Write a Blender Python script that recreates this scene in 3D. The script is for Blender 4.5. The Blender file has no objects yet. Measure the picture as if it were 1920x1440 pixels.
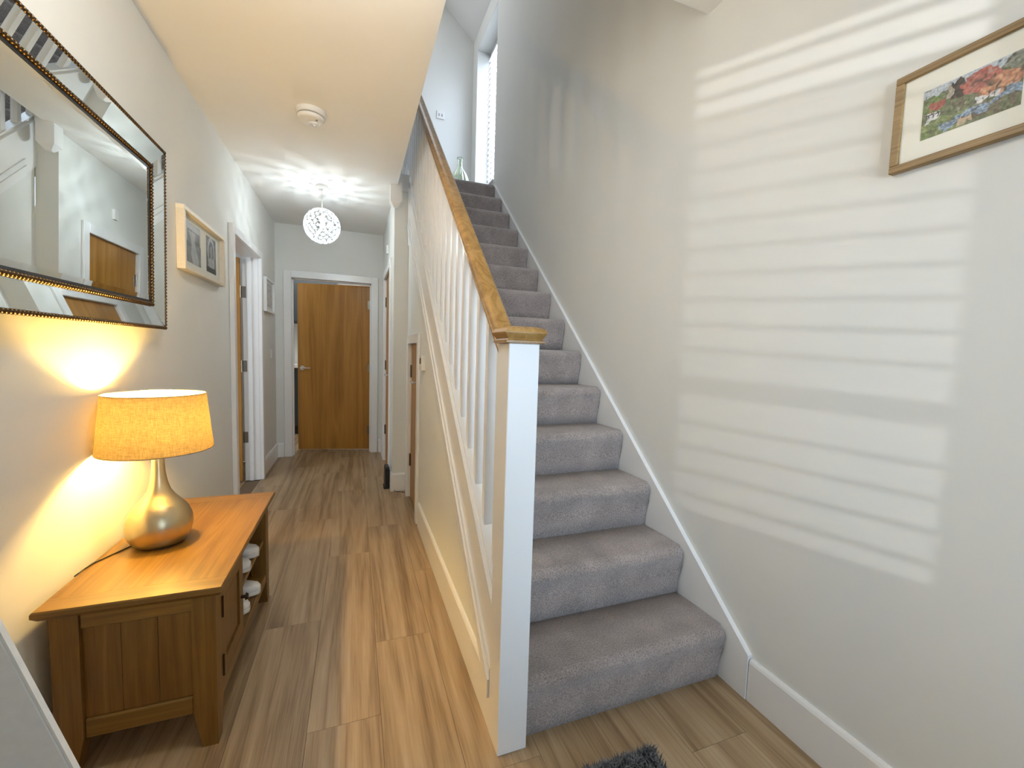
import bpy, bmesh, math, random
from mathutils import Vector, Matrix, Euler
random.seed(7)
PI = math.pi
S = bpy.context.scene
COL = S.collection

# ------------------------------------------------------------------ camera
cd = bpy.data.cameras.new('camera'); cam = bpy.data.objects.new('camera', cd); COL.objects.link(cam)
yaw, pitch, roll = .358422, -.0736819, .0299329
fwd = Vector((math.sin(yaw)*math.cos(pitch), math.cos(yaw)*math.cos(pitch), math.sin(pitch)))
rt = Vector((math.cos(yaw), -math.sin(yaw), 0)); up = rt.cross(fwd)
r2 = rt*math.cos(roll) + up*math.sin(roll); u2 = -rt*math.sin(roll) + up*math.cos(roll)
M = Matrix((r2, u2, -fwd)).transposed().to_4x4(); M.translation = Vector((0, 0, 1.234))
cam.matrix_world = M
cd.sensor_width = 36; cd.lens = 788.95/1920*36; cd.clip_start = .02
S.camera = cam

# ------------------------------------------------------------------ world, lights, exposure
W = bpy.data.worlds.new('world'); S.world = W; W.use_nodes = True
W.node_tree.nodes['Background'].inputs[0].default_value = (.72, .85, 1, 1)
W.node_tree.nodes['Background'].inputs[1].default_value = .7

def area(name, loc, to, sx, sy, power, col, spread=PI):
    l = bpy.data.lights.new(name, 'AREA'); l.shape = 'RECTANGLE'; l.size = sx; l.size_y = sy
    l.energy = power; l.color = col; l.spread = spread
    o = bpy.data.objects.new(name, l); COL.objects.link(o); o.location = loc
    o.rotation_euler = (Vector(to)-Vector(loc)).to_track_quat('-Z', 'Y').to_euler()
    return o
def point(name, loc, power, col, r=.02):
    l = bpy.data.lights.new(name, 'POINT'); l.energy = power; l.color = col; l.shadow_soft_size = r
    o = bpy.data.objects.new(name, l); COL.objects.link(o); o.location = loc
    return o
area('entrance_daylight', (.90, -.86, 1.35), (1.10, 3, 1.2), .8, 1.9, 4.6, (.62, .80, 1), math.radians(78))
area('stairwell_fill', (.2, 4.4, 5.5), (.9, 3.6, 2), 1.0, 1.4, 8.5, (.93, .96, 1))  # added fill light above the stairs, no real rooflight behind it
area('landing_window_daylight', (1.78, 4.72, 3.95), (0, 4.72, 3.75), .95, 1.9, 25, (.68, .80, 1))
area('kitchen_daylight', (-.4, 6.2, 2.38), (-.4, 6.2, 0), 1.2, 1.0, 9, (.95, .98, 1))
area('side_room_daylight', (-2.4, 3.3, 1.6), (-.9, 4.4, 1.2), 1.0, 1.4, 8, (.80, .88, 1))
sp = bpy.data.lights.new('reflected_sun', 'SPOT'); sp.energy = 155; sp.spot_size = math.radians(52); sp.spot_blend = .1
sp.shadow_soft_size = .009; sp.color = (.95, .97, 1)
spo = bpy.data.objects.new('reflected_sun', sp); COL.objects.link(spo); spo.location = (-.5, -2.6, 1.08)
spo.rotation_euler = (Vector((.377, -.9, 1.22))-spo.location).to_track_quat('-Z', 'Y').to_euler()
point('table_lamp_bulb_light', (-.65, 1.8, .955), 12.3, (1, .62, .16), .028)
point('entry_fill', (-.10, 1.17, 2.36), 8.3, (1, .97, .93), .15)  # unseen fill added to lift the entry brightness, no ceiling fitting exists
point('pendant_bulb_light', (-.255, 3.88, 2.228), 5.2, (.86, .96, 1), .021)
VS = S.view_settings
VS.view_transform = 'Standard'; VS.look = 'None'; VS.gamma = 1; VS.use_curve_mapping = False
VS.exposure = 1.38

# ------------------------------------------------------------------ materials
def mat(name, col=(.8, .8, .8), rough=.5, metal=0, **kw):
    m = bpy.data.materials.new(name); m.use_nodes = True
    b = m.node_tree.nodes['Principled BSDF']
    b.inputs['Base Color'].default_value = (*col, 1); b.inputs['Roughness'].default_value = rough
    b.inputs['Metallic'].default_value = metal
    for k, v in kw.items():
        b.inputs[k.replace('_', ' ')].default_value = v
    return m
def N(m, t, **kw):
    n = m.node_tree.nodes.new(t)
    for k, v in kw.items():
        if k in n.inputs: n.inputs[k].default_value = v
        else: setattr(n, k, v)
    return n
def bump(m, src, strength=.1, dist=.002):
    b = N(m, 'ShaderNodeBump'); b.inputs['Strength'].default_value = strength; b.inputs['Distance'].default_value = dist
    m.node_tree.links.new(src, b.inputs['Height'])
    m.node_tree.links.new(b.outputs[0], m.node_tree.nodes['Principled BSDF'].inputs['Normal'])
def ramp(m, src, stops):
    r = N(m, 'ShaderNodeValToRGB'); e = r.color_ramp.elements
    while len(e) < len(stops): e.new(.5)
    for i, (p, c) in enumerate(stops): e[i].position = p; e[i].color = (*c, 1)
    m.node_tree.links.new(src, r.inputs[0]); return r
def noisy(name, c1, c2, scale, rough=.8, bs=.2, bd=.002, detail=4, stretch=(1, 1, 1), **kw):
    m = mat(name, c1, rough, **kw); L = m.node_tree.links
    tc = N(m, 'ShaderNodeTexCoord'); mp = N(m, 'ShaderNodeMapping'); mp.inputs['Scale'].default_value = stretch
    n = N(m, 'ShaderNodeTexNoise'); n.inputs['Scale'].default_value = scale; n.inputs['Detail'].default_value = detail
    L.new(tc.outputs['Object'], mp.inputs[0]); L.new(mp.outputs[0], n.inputs['Vector'])
    r = ramp(m, n.outputs[0], [(.35, c1), (.65, c2)])
    L.new(r.outputs[0], m.node_tree.nodes['Principled BSDF'].inputs['Base Color'])
    if bs: bump(m, n.outputs[0], bs, bd)
    return m
def wood(name, dark, mid, light, axis=1, scale=1.0, rough=.45, rnd=True, fine=1.0, hue=.12, ring=1.0):
    """grain running along the given object axis, with per-object offset and tone"""
    m = mat(name, mid, rough); L = m.node_tree.links; nt = m.node_tree
    tc = N(m, 'ShaderNodeTexCoord'); oi = N(m, 'ShaderNodeObjectInfo')
    off = N(m, 'ShaderNodeVectorMath', operation='SCALE'); cv = N(m, 'ShaderNodeCombineXYZ')
    for i in range(3): L.new(oi.outputs['Random'], cv.inputs[i])
    L.new(cv.outputs[0], off.inputs[0]); off.inputs['Scale'].default_value = 37.0 if rnd else 0
    ad = N(m, 'ShaderNodeVectorMath', operation='ADD'); L.new(tc.outputs['Object'], ad.inputs[0]); L.new(off.outputs[0], ad.inputs[1])
    def mp(long, cross):
        q = N(m, 'ShaderNodeMapping'); v = [cross*scale]*3; v[axis] = long*scale; q.inputs['Scale'].default_value = v
        L.new(ad.outputs[0], q.inputs[0]); return q
    a = N(m, 'ShaderNodeTexNoise'); a.inputs['Scale'].default_value = 1; a.inputs['Detail'].default_value = 3; a.inputs['Distortion'].default_value = .6
    L.new(mp(.3, 6).outputs[0], a.inputs['Vector'])
    mu = N(m, 'ShaderNodeMath', operation='MULTIPLY'); mu.inputs[1].default_value = 17*ring; L.new(a.outputs[0], mu.inputs[0])
    fr = N(m, 'ShaderNodeMath', operation='PINGPONG'); fr.inputs[1].default_value = 1; L.new(mu.outputs[0], fr.inputs[0])
    f = N(m, 'ShaderNodeTexNoise'); f.inputs['Scale'].default_value = 1; f.inputs['Detail'].default_value = 5
    L.new(mp(5*fine, 160*fine).outputs[0], f.inputs['Vector'])
    g = N(m, 'ShaderNodeTexNoise'); g.inputs['Scale'].default_value = 1; g.inputs['Detail'].default_value = 2
    L.new(mp(1.2, 9).outputs[0], g.inputs['Vector'])
    s1 = N(m, 'ShaderNodeMath', operation='MULTIPLY'); s1.inputs[1].default_value = .28; L.new(fr.outputs[0], s1.inputs[0])
    s2 = N(m, 'ShaderNodeMath', operation='MULTIPLY_ADD'); s2.inputs[1].default_value = .5; L.new(f.outputs[0], s2.inputs[0]); L.new(s1.outputs[0], s2.inputs[2])
    s3 = N(m, 'ShaderNodeMath', operation='MULTIPLY_ADD'); s3.inputs[1].default_value = .45; L.new(g.outputs[0], s3.inputs[0]); L.new(s2.outputs[0], s3.inputs[2])
    r = ramp(m, s3.outputs[0], [(.38, dark), (.62, mid), (.88, light)])
    hv = N(m, 'ShaderNodeHueSaturation'); L.new(r.outputs[0], hv.inputs['Color'])
    mr = N(m, 'ShaderNodeMapRange'); mr.inputs['To Min'].default_value = 1-hue; mr.inputs['To Max'].default_value = 1+hue
    L.new(oi.outputs['Random'], mr.inputs[0]); L.new(mr.outputs[0], hv.inputs['Value'])
    L.new(hv.outputs[0], nt.nodes['Principled BSDF'].inputs['Base Color'])
    bump(m, s2.outputs[0], .12, .0015)
    return m
def emit(name, col, s):
    m = mat(name, (0, 0, 0), .5); b = m.node_tree.nodes['Principled BSDF']
    b.inputs['Emission Color'].default_value = (*col, 1); b.inputs['Emission Strength'].default_value = s
    t = N(m, 'ShaderNodeBsdfTransparent'); x = N(m, 'ShaderNodeMixShader'); x.inputs[0].default_value = .85; L = m.node_tree.links
    L.new(b.outputs[0], x.inputs[1]); L.new(t.outputs[0], x.inputs[2]); L.new(x.outputs[0], m.node_tree.nodes['Material Output'].inputs[0])
    return m

M_WALL = noisy('wall_paint', (.735, .737, .70), (.75, .752, .715), 3, .85, .03, .001)
M_CEIL = noisy('ceiling_paint', (.82, .81, .78), (.84, .83, .80), 3, .85, .03, .001)
M_GLOSS = mat('white_satin_woodwork', (.82, .82, .81), .28)
M_OAK = wood('oak_veneer_door', (.29, .125, .018), (.39, .178, .029), (.48, .24, .048), 2, .9, .38, fine=.8, ring=.55, hue=.04)
M_RAIL = wood('oak_handrail', (.23, .115, .025), (.36, .20, .055), (.47, .28, .10), 1, 1.6, .3, ring=.8)
M_CAB = wood('oak_cabinet_long', (.125, .060, .010), (.175, .090, .015), (.23, .125, .026), 1, 1.5, .34)
M_CABX = wood('oak_cabinet_cross', (.125, .060, .010), (.175, .090, .015), (.23, .125, .026), 0, 1.5, .34)
M_CABZ = wood('oak_cabinet_upright', (.115, .052, .009), (.16, .078, .013), (.205, .106, .022), 2, 1.5, .36)
M_FRAME = wood('oak_picture_frame', (.20, .115, .035), (.30, .185, .065), (.39, .25, .10), 1, 3, .45)
M_PALE = wood('pale_wood_frame', (.66, .60, .48), (.71, .65, .53), (.75, .69, .58), 1, 3, .5, ring=.1, fine=.6)
M_PLANK = wood('vinyl_oak_plank', (.20, .125, .060), (.355, .245, .136), (.45, .335, .21), 1, 1.0, .40, hue=.03, ring=.65)
M_SUB = mat('floor_joint_dark', (.15, .10, .055), .8)
M_CARPET = noisy('taupe_carpet', (.21, .170, .152), (.45, .375, .34), 210, .95, .9, .006, 8)
def _carpet():
    m = M_CARPET; L = m.node_tree.links; b = m.node_tree.nodes['Principled BSDF']
    r = [n for n in m.node_tree.nodes if n.type == 'VALTORGB'][0]
    tc = [n for n in m.node_tree.nodes if n.type == 'TEX_COORD'][0]
    n2 = N(m, 'ShaderNodeTexNoise'); n2.inputs['Scale'].default_value = 9; n2.inputs['Detail'].default_value = 3
    L.new(tc.outputs['Object'], n2.inputs['Vector'])
    hs = N(m, 'ShaderNodeHueSaturation'); mr = N(m, 'ShaderNodeMapRange'); mr.inputs['From Min'].default_value = .3; mr.inputs['From Max'].default_value = .7
    mr.inputs['To Min'].default_value = .82; mr.inputs['To Max'].default_value = 1.14
    L.new(n2.outputs[0], mr.inputs[0]); L.new(mr.outputs[0], hs.inputs['Value']); L.new(r.outputs[0], hs.inputs['Color'])
    L.new(hs.outputs[0], b.inputs['Base Color']); b.inputs['Sheen Weight'].default_value = .35; b.inputs['Sheen Roughness'].default_value = .6
_carpet()
M_CHROME = mat('chrome', (.82, .82, .82), .14, 1)
M_BRASSY = mat('brushed_steel', (.30, .27, .23), .25, 1)  # on the hinges, chrome's black reflection is put into this dark base colour
M_DARKMET = mat('dark_bronze', (.05, .035, .025), .4, 1)
M_ROPE = mat('antique_bronze', (.13, .085, .045), .34, 1)
M_BLACK = mat('black_plastic', (.012, .012, .013), .35)
M_WHITEP = mat('white_plastic', (.80, .79, .76), .35)
M_MIRROR = mat('silvered_glass', (.80, .84, .83), .004, 1)
M_GLASS = mat('clear_glass', (1, 1, 1), .0, 0, Transmission_Weight=1.0, IOR=1.45)
M_MAT = mat('ivory_mount_card', (.80, .78, .68), .8)
M_SHOE = noisy('white_shoe_leather', (.68, .68, .66), (.78, .78, .76), 30, .5, .1)
M_SOLE = mat('shoe_sole', (.60, .60, .58), .7)
M_PANEL = noisy('pale_grey_laminate', (.86, .88, .89), (.90, .92, .93), 60, .55, .1)
M_KDARK = mat('dark_kitchen_front', (.035, .045, .048), .3)
M_SHAG = noisy('grey_shag_fibre', (.05, .052, .055), (.20, .205, .21), 60, .9, 0)
M_TILE = mat('white_tile', (.8, .8, .78), .2)

# ------------------------------------------------------------------ geometry helpers
def empty(name, loc=(0, 0, 0), rz=0):
    o = bpy.data.objects.new(name, None); COL.objects.link(o); o.location = loc; o.rotation_euler = (0, 0, rz)
    o.empty_display_size = .05
    return o
def tag(o, label=None, cat=None, group=None, kind=None):
    if label: o['label'] = label
    if cat: o['category'] = cat
    if group: o['group'] = group
    if kind: o['kind'] = kind
    return o
def obj(name, bm, m, parent=None, smooth=False, kind=None):
    me = bpy.data.meshes.new(name); bmesh.ops.recalc_face_normals(bm, faces=bm.faces); bm.to_mesh(me); bm.free()
    if m: me.materials.append(m)
    if smooth:
        for p in me.polygons: p.use_smooth = True
    o = bpy.data.objects.new(name, me); COL.objects.link(o)
    if parent: o.parent = parent
    if kind: o['kind'] = kind
    return o
def box(bm, x0, x1, y0, y1, z0, z1, bev=0, seg=1):
    r = bmesh.ops.create_cube(bm, size=1)
    bmesh.ops.scale(bm, verts=r['verts'], vec=(abs(x1-x0), abs(y1-y0), abs(z1-z0)))
    bmesh.ops.translate(bm, verts=r['verts'], vec=((x0+x1)/2, (y0+y1)/2, (z0+z1)/2))
    if bev:
        es = list({e for v in r['verts'] for e in v.link_edges})
        bmesh.ops.bevel(bm, geom=es, offset=bev, segments=seg, affect='EDGES', profile=.5)
    return bm
def B(*a, **k):
    return box(bmesh.new(), *a, **k)
def prism(pts, a0, a1, axis='x', bev=0, seg=2, bm=None):
    """closed polygon in the plane normal to axis, extruded from a0 to a1; pts are the other two coords in xyz order"""
    bm = bm or bmesh.new()
    def P(a, p):
        return {'x': (a, p[0], p[1]), 'y': (p[0], a, p[1]), 'z': (p[0], p[1], a)}[axis]
    v0 = [bm.verts.new(P(a0, p)) for p in pts]; v1 = [bm.verts.new(P(a1, p)) for p in pts]
    f0 = bm.faces.new(v0); f1 = bm.faces.new(v1[::-1]); n = len(pts)
    for i in range(n): bm.faces.new((v0[i], v1[i], v1[(i+1) % n], v0[(i+1) % n]))
    if bev:
        es = list(set(f0.edges) | set(f1.edges))
        bmesh.ops.bevel(bm, geom=es, offset=bev, segments=seg, affect='EDGES', profile=.5)
    return bm
def lathe(prof, cx=0, cy=0, n=40, bm=None, close=False, rib=None):
    bm = bm or bmesh.new(); rings = []
    for r, z in prof:
        ring = []
        for i in range(n):
            t = 2*PI*i/n; rr = r*(1+(rib(t, z) if rib else 0))
            ring.append(bm.verts.new((cx+rr*math.cos(t), cy+rr*math.sin(t), z)))
        rings.append(ring)
    for a, b in zip(rings, rings[1:]):
        for i in range(n): bm.faces.new((a[i], a[(i+1) % n], b[(i+1) % n], b[i]))
    if close:
        bm.faces.new(rings[0][::-1]); bm.faces.new(rings[-1])
    return bm
def tube(pts, r, n=8, bm=None, taper=None):
    bm = bm or bmesh.new(); pts = [Vector(p) for p in pts]; rings = []; prev = None
    for i, p in enumerate(pts):
        d = (pts[min(i+1, len(pts)-1)]-pts[max(i-1, 0)]).normalized()
        u = (prev - d*prev.dot(d)).normalized() if prev else d.orthogonal().normalized(); prev = u
        v = d.cross(u); rr = r if not taper else r*taper[i]
        rings.append([bm.verts.new(p+(u*math.cos(2*PI*k/n)+v*math.sin(2*PI*k/n))*rr) for k in range(n)])
    for a, b in zip(rings, rings[1:]):
        for k in range(n): bm.faces.new((a[k], a[(k+1) % n], b[(k+1) % n], b[k]))
    bm.faces.new(rings[0][::-1]); bm.faces.new(rings[-1])
    return bm
def cyl(bm, c, d, r, h, n=24, r2=None):
    q = Vector(d).to_track_quat('Z', 'Y').to_matrix().to_4x4()
    bmesh.ops.create_cone(bm, cap_ends=True, segments=n, radius1=r, radius2=r if r2 is None else r2, depth=h,
                          matrix=Matrix.Translation(Vector(c)+Vector(d).normalized()*h/2) @ q)
    return bm
def shear(bm, x0, x1, y0, y1, f0, f1):
    """box between two surfaces z=f0(y), z=f1(y)"""
    c = [(x0, y0), (x1, y0), (x1, y1), (x0, y1)]
    a = [bm.verts.new((x, y, f0(y))) for x, y in c]; b = [bm.verts.new((x, y, f1(y))) for x, y in c]
    bm.faces.new(a[::-1]); bm.faces.new(b)
    for i in range(4): bm.faces.new((a[i], a[(i+1) % 4], b[(i+1) % 4], b[i]))
    return bm
def struct(name, bm, m, parent=None, smooth=False):
    o = obj(name, bm, m, parent, smooth)
    if not parent: o['kind'] = 'structure'
    return o

XL, XR = -.812, 1.354       # hall side walls
ZC = 2.55                   # hall ceiling
YB = 5.225                  # hall back wall
YF = -.95                   # entrance wall
XS = .425                   # face of the wall under the stairs
XC = .307                   # corridor right wall
YC = 3.73                   # corridor narrows here
LZ = 2.94                   # landing floor

# ------------------------------------------------------------------ walls
bm = bmesh.new()
box(bm, XL-.118, XL, YF-.1, 3.46, 0, ZC); box(bm, XL-.118, XL, 3.46, 4.395, 2.02, ZC); box(bm, XL-.118, XL, 4.395, YB, 0, ZC)
struct('wall_left', bm, M_WALL)
bm = bmesh.new(); WY0, WY1, WZ0, WZ1 = 4.34, 5.10, 3.02, 4.79
box(bm, XR, XR+.25, YF-.1, WY0, 0, 5.75); box(bm, XR, XR+.25, WY1, 5.4, 0, 5.75)
box(bm, XR, XR+.25, WY0, WY1, 0, WZ0); box(bm, XR, XR+.25, WY0, WY1, WZ1, 5.75)
struct('wall_right', bm, M_WALL)
bm = bmesh.new()
box(bm, XL-.118, -.685, YB, YB+.12, 0, ZC); box(bm, .205, XC+.11, YB, YB+.12, 0, ZC); box(bm, -.685, .205, YB, YB+.12, 2.015, ZC)
struct('wall_back', bm, M_WALL)
# corridor right wall with the cupboard door opening, return wall included
bm = bmesh.new()
box(bm, XC, XC+.115, YC, 4.02, 0, ZC); box(bm, XC, XC+.115, 4.02, 4.84, 2.0, ZC); box(bm, XC, XC+.115, 4.84, YB, 0, ZC)
struct('wall_corridor', bm, M_WALL)
# closet backing behind those openings
struct('wall_closet', box(B(XC+.6, XC+.65, YC, YB, 0, 2.05), XC+.115, XC+.6, YC, YC+.03, 0, 2.05), M_WALL)
# entrance wall, with the narrow sidelight
SX0, SX1, SZ0, SZ1 = .230, .456, .875, 1.626
bm = bmesh.new()
box(bm, XL-.118, .19, YF-.1, YF+.05, 0, 2.7); box(bm, .53, XR, YF-.1, YF+.05, 0, 2.7)
box(bm, .19, .53, YF-.1, YF+.05, 0, SZ0-.06); box(bm, .19, .53, YF-.1, YF+.05, SZ1+.07, 2.7)
struct('wall_front', bm, M_WALL)
# understair wall below the string
fs0 = lambda y: .872*y-.95; fs1 = lambda y: .872*y-.66
DY0, DY1, DZ = 3.0, 3.565, 1.30
bm = bmesh.new()
prism([(1.222, 0), (DY0, 0), (DY0, DZ), (DY1, DZ), (DY1, 0), (YC, 0), (YC, fs0(YC)+.06), (1.222, fs0(1.222)+.06)], XS, XS+.05, 'x', bm=bm)
struct('wall_understair', bm, M_WALL)
# ceilings
struct('ceiling', B(XL-.118, .30, YF-.1, YB+.12, ZC, LZ-.02), M_CEIL)
struct('ceiling', B(.30, XR, YF-.1, 1.448, 2.64, LZ-.02), M_CEIL)
struct('ceiling', B(.30, XC+.115, 3.72, YB+.12, ZC, LZ-.25), M_CEIL)
bm = prism([(XR, 4.986), (.68, 5.60), (-1.0, 5.60), (-1.0, 5.72), (.72, 5.72), (XR, 5.12)], 1.3, 5.4, 'y')
struct('ceiling', bm, M_CEIL)
# landing level walls
struct('wall_landing_back', B(-1.0, XR, 5.30, 5.42, LZ-.2, 5.72), M_WALL)
struct('wall_landing_front', B(-1.0, XR, 1.348, 1.448, LZ-.02, 5.72), M_WALL)
struct('wall_landing_left', B(-1.1, -1.0, 1.348, 5.42, LZ-.02, 5.72), M_WALL)
# landing carpeted floor
struct('floor', box(B(-1.0, .30, 1.448, 5.30, LZ-.02, LZ), .30, XR, 4.4875, 5.30, LZ-.15, LZ), M_CARPET)

# ------------------------------------------------------------------ floor planks
fl = struct('floor', B(XL-.118, XR, YF-.1, YB+.12, -.06, -.006), M_SUB)
PW, PLn = .2275, 1.22
offs = {0: 1.397, 1: 1.77, 2: 2.31, 3: 1.55, 4: 2.05, 5: .945, 6: 1.35, -1: 2.0, -2: 3.50, -3: 1.7}
def plank(x0, x1, y0, y1):
    o = obj('plank', B(x0+.0004, x1-.0004, y0+.0004, y1-.0004, -.006, 0, bev=.0005), M_PLANK, fl)
for k in range(-3, 7):
    x0 = -.1425+PW*k; x1 = x0+PW
    xa, xb = max(x0, XL), min(x1, XR)
    if xb-xa < .01: continue
    y = offs[k]-PLn*6
    while y < YB+.1:
        a, b = max(y, YF), min(y+PLn, YB+.12)
        if b-a > .02 and not (xa > .42 and a > 1.3): plank(xa, xb, a, b if xa < .42 else min(b, 2.6))
        y += PLn

# ------------------------------------------------------------------ baseboards
def skirt(name, face, back, y0, y1, h=.17):
    s = 1 if back > face else -1
    pts = [(back, 0), (face, 0), (face, h-.014), (face+s*.004, h-.005), (face+s*.008, h), (back, h)]
    return struct(name, prism(pts, y0, y1, 'y'), M_GLOSS)
skirt('baseboard_left', XL+.016, XL, YF+.05, 3.425, .155)
skirt('baseboard_left', XL+.016, XL, 4.435, YB, .155)
skirt('baseboard_right', XR-.016, XR, YF+.05, 1.043, .155)
skirt('baseboard_stair', XS-.013, XS, 1.225, 2.915, .17)
skirt('baseboard_corridor', XC-.016, XC, 4.885, YB, .155)
skirt('baseboard_corridor', XC-.016, XC, YC-.016, 3.955, .155)
def skirty(name, x0, x1, yb, h=.155):
    pts = [(yb, 0), (yb-.016, 0), (yb-.016, h-.014), (yb-.012, h-.005), (yb-.008, h), (yb, h)]
    return struct(name, prism(pts, x0, x1, 'x'), M_GLOSS)
skirty('baseboard_back', XL+.016, -.74, YB); skirty('baseboard_back', .262, XC-.016, YB)
skirty('baseboard_return', XC+.0, XS-.012, YC)

# ------------------------------------------------------------------ staircase
stair = tag(empty('staircase', (.93, 1.2, 0)), 'straight staircase with grey taupe carpet rising beside the right wall', 'staircase')
RISE, GO, Y0 = .21, .2375, 1.165
def P0(o):      # keep world position while parented to an offset empty
    o.matrix_parent_inverse = Matrix.Translation(-o.parent.location) if o.parent.rotation_euler.z == 0 else o.parent.matrix_world.inverted()
    return o
def part(name, bm, m, parent, smooth=False, kind=None):
    o = obj(name, bm, m, parent, smooth, kind)
    l = parent.location.copy()
    if parent.parent: l = Vector((0, 0, 0))
    o.matrix_parent_inverse = Matrix.Translation(-l)
    return o
for n in range(1, 15):
    y = Y0+GO*(n-1); zt = RISE*n; zb = RISE*(n-1)
    prof = [(y, zb), (y-.002, zb+.06), (y-.007, zt-.085), (y-.016, zt-.062)]
    for k in range(9):
        t = PI*1.05-(PI*.55)*k/8
        prof.append((y+.006+.034*math.cos(t), zt-.034+.034*math.sin(t)))
    prof += [(y+.12, zt), (y+GO+.004, zt), (y+GO+.004, zb)]
    bm = prism(prof, .492, 1.331, 'x', bev=.011, seg=3)
    o = part('carpeted_step', bm, M_CARPET, stair)
    for p in o.data.polygons: p.use_smooth = abs(p.normal.x) < .99
# newel post + cap
nw = part('newel_post', B(.410, .505, 1.127, 1.222, 0, 1.262, bev=.002), M_GLOSS, stair)
cap = bmesh.new()
def sq(bm, h, z): return [bm.verts.new((.4575+sx*h, 1.1745+sy*h, z)) for sx, sy in ((-1, -1), (1, -1), (1, 1), (-1, 1))]
rings = [sq(cap, h, z) for h, z in ((.054, 1.262), (.0595, 1.264), (.0595, 1.270), (.054, 1.272), (.0525, 1.275), (.064, 1.291), (.0645, 1.294), (.058, 1.304), (.040, 1.311))]
cap.faces.new(rings[0][::-1]); cap.faces.new(rings[-1])
for a, b in zip(rings, rings[1:]):
    for i in range(4): cap.faces.new((a[i], a[(i+1) % 4], b[(i+1) % 4], b[i]))
nc = part('newel_cap', cap, M_RAIL, nw); nc.matrix_parent_inverse = Matrix.Identity(4); nc['label'] = 'golden oak cap'
# string, moulding, base rail
part('outer_string', shear(bmesh.new(), .416, .484, 1.222, 4.10, fs0, fs1), M_GLOSS, stair)
bm = bmesh.new()
for x0, a, b in ((.402, .0, .062), (.408, .062, .100)):
    shear(bm, x0, .416, 1.222, 3.62, lambda y: fs0(y)+a, lambda y: fs0(y)+b)
part('string_moulding', bm, M_GLOSS, stair)
part('base_rail', shear(bmesh.new(), .430, .486, 1.222, 4.10, lambda y: fs1(y)-.005, lambda y: fs1(y)+.022), M_GLOSS, stair)
hr = lambda y: .87*y+.104
for k in range(22):
    yc = 1.314+.1285*k
    part('baluster', shear(bmesh.new(), .4415, .4735, yc-.016, yc+.016, lambda y: fs1(y)+.02, lambda y: hr(y)+.003), M_GLOSS, stair)
part('baluster', shear(bmesh.new(), .4415, .4735, 1.2225, 1.236, lambda y: fs1(y)+.02, lambda y: hr(y)+.003), M_GLOSS, stair)
prof = [(-.021, 0), (-.021, .012), (-.029, .017), (-.031, .024), (-.031, .034), (-.026, .038), (-.025, .043), (-.031, .049), (-.033, .058), (-.030, .069), (-.022, .078), (-.008, .081)]
prof = prof+[(-x, z) for x, z in prof[::-1]]
bm = bmesh.new()
a = [bm.verts.new((.4575+x, 1.222, hr(1.222)+z)) for x, z in prof]; b = [bm.verts.new((.4575+x, 4.08, hr(4.08)+z)) for x, z in prof]
bm.faces.new(a); bm.faces.new(b[::-1])
for i in range(len(prof)): bm.faces.new((a[i], b[i], b[(i+1) % len(prof)], a[(i+1) % len(prof)]))
h = part('handrail', bm, M_RAIL, stair); h['label'] = 'golden oak handrail'
part('newel_post', B(.410, .505, 4.08, 4.175, 2.80, 3.93, bev=.002), M_GLOSS, stair)
# right hand wall string
ws = lambda y: .8637*y-.739
bm = prism([(1.046, 0), (1.35, 0), (4.29, ws(4.29)-.36), (4.29, ws(4.29)), (1.046, ws(1.046)+.002)], 1.334, XR, 'x')
part('wall_string', bm, M_GLOSS, stair)
# drop newel + landing balustrade
lb = tag(empty('landing_balustrade', (.31, 2.5, LZ)), 'white landing balustrade whose newel post drops below the hall ceiling edge', 'balustrade')
dn = bmesh.new()
q = [(.2635, 3.60), (.3535, 3.60), (.3535, 3.69), (.2635, 3.69)]
lv = [(0, 3.95), (0, 2.425), (.03, 2.385)]
rr = []
for ins, z in lv:
    rr.append([dn.verts.new((x+(ins if x < .3 else -ins), y+(ins if y < 3.65 else -ins), z)) for x, y in q])
dn.faces.new(rr[0]); dn.faces.new(rr[-1][::-1])
for a, b in zip(rr, rr[1:]):
    for i in range(4): dn.faces.new((a[i], a[(i+1) % 4], b[(i+1) % 4], b[i]))
part('newel_post', dn, M_GLOSS, lb)
part('handrail', B(.28, .34, 1.448, 3.60, 3.86, 3.91, bev=.012), M_RAIL, lb)
part('base_rail', B(.285, .335, 1.448, 3.60, LZ, LZ+.03), M_GLOSS, lb)
for k in range(16): part('baluster', B(.295, .325, 1.52+.128*k, 1.55+.128*k, LZ+.03, 3.86), M_GLOSS, lb)
struct('trim_1', B(.30, .318, 1.448, 3.60, ZC, LZ), M_GLOSS)

# ------------------------------------------------------------------ doors
def lever(parent, pos, nrm, along, L=.105):
    """lever handle: rose on the door face at pos, nrm out of the door, along = lever direction"""
    p = Vector(pos); nrm = Vector(nrm); al = Vector(along)
    bm = bmesh.new(); cyl(bm, p, nrm, .026, .009, 28); cyl(bm, p+nrm*.009, nrm, .010, .035, 16)
    e = p+nrm*.048
    tube([e-al*.004, e+al*.004, e+al*.02, e+al*.06, e+al*(L-.01), e+al*L], .0095, 12, bm, [.8, 1.05, 1, .85, .8, .5])
    o = obj('door_handle', bm, M_CHROME, parent, True); o['label'] = 'chrome lever handle'
    m = o.modifiers.new('es', 'EDGE_SPLIT'); m.split_angle = .8
    return o
def hinge(parent, x0, x1, y0, y1, z, kn, m=M_BRASSY, lab='chrome hinge with dark reflection put into its colour'):
    bm = B(x0, x1, y0, y1, z-.05, z+.05, bev=.0008)
    cyl(bm, (kn[0], kn[1], z-.052), (0, 0, 1), .0065, .104, 12)
    o = obj('hinge', bm, m, parent); o['label'] = lab; return o
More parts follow.
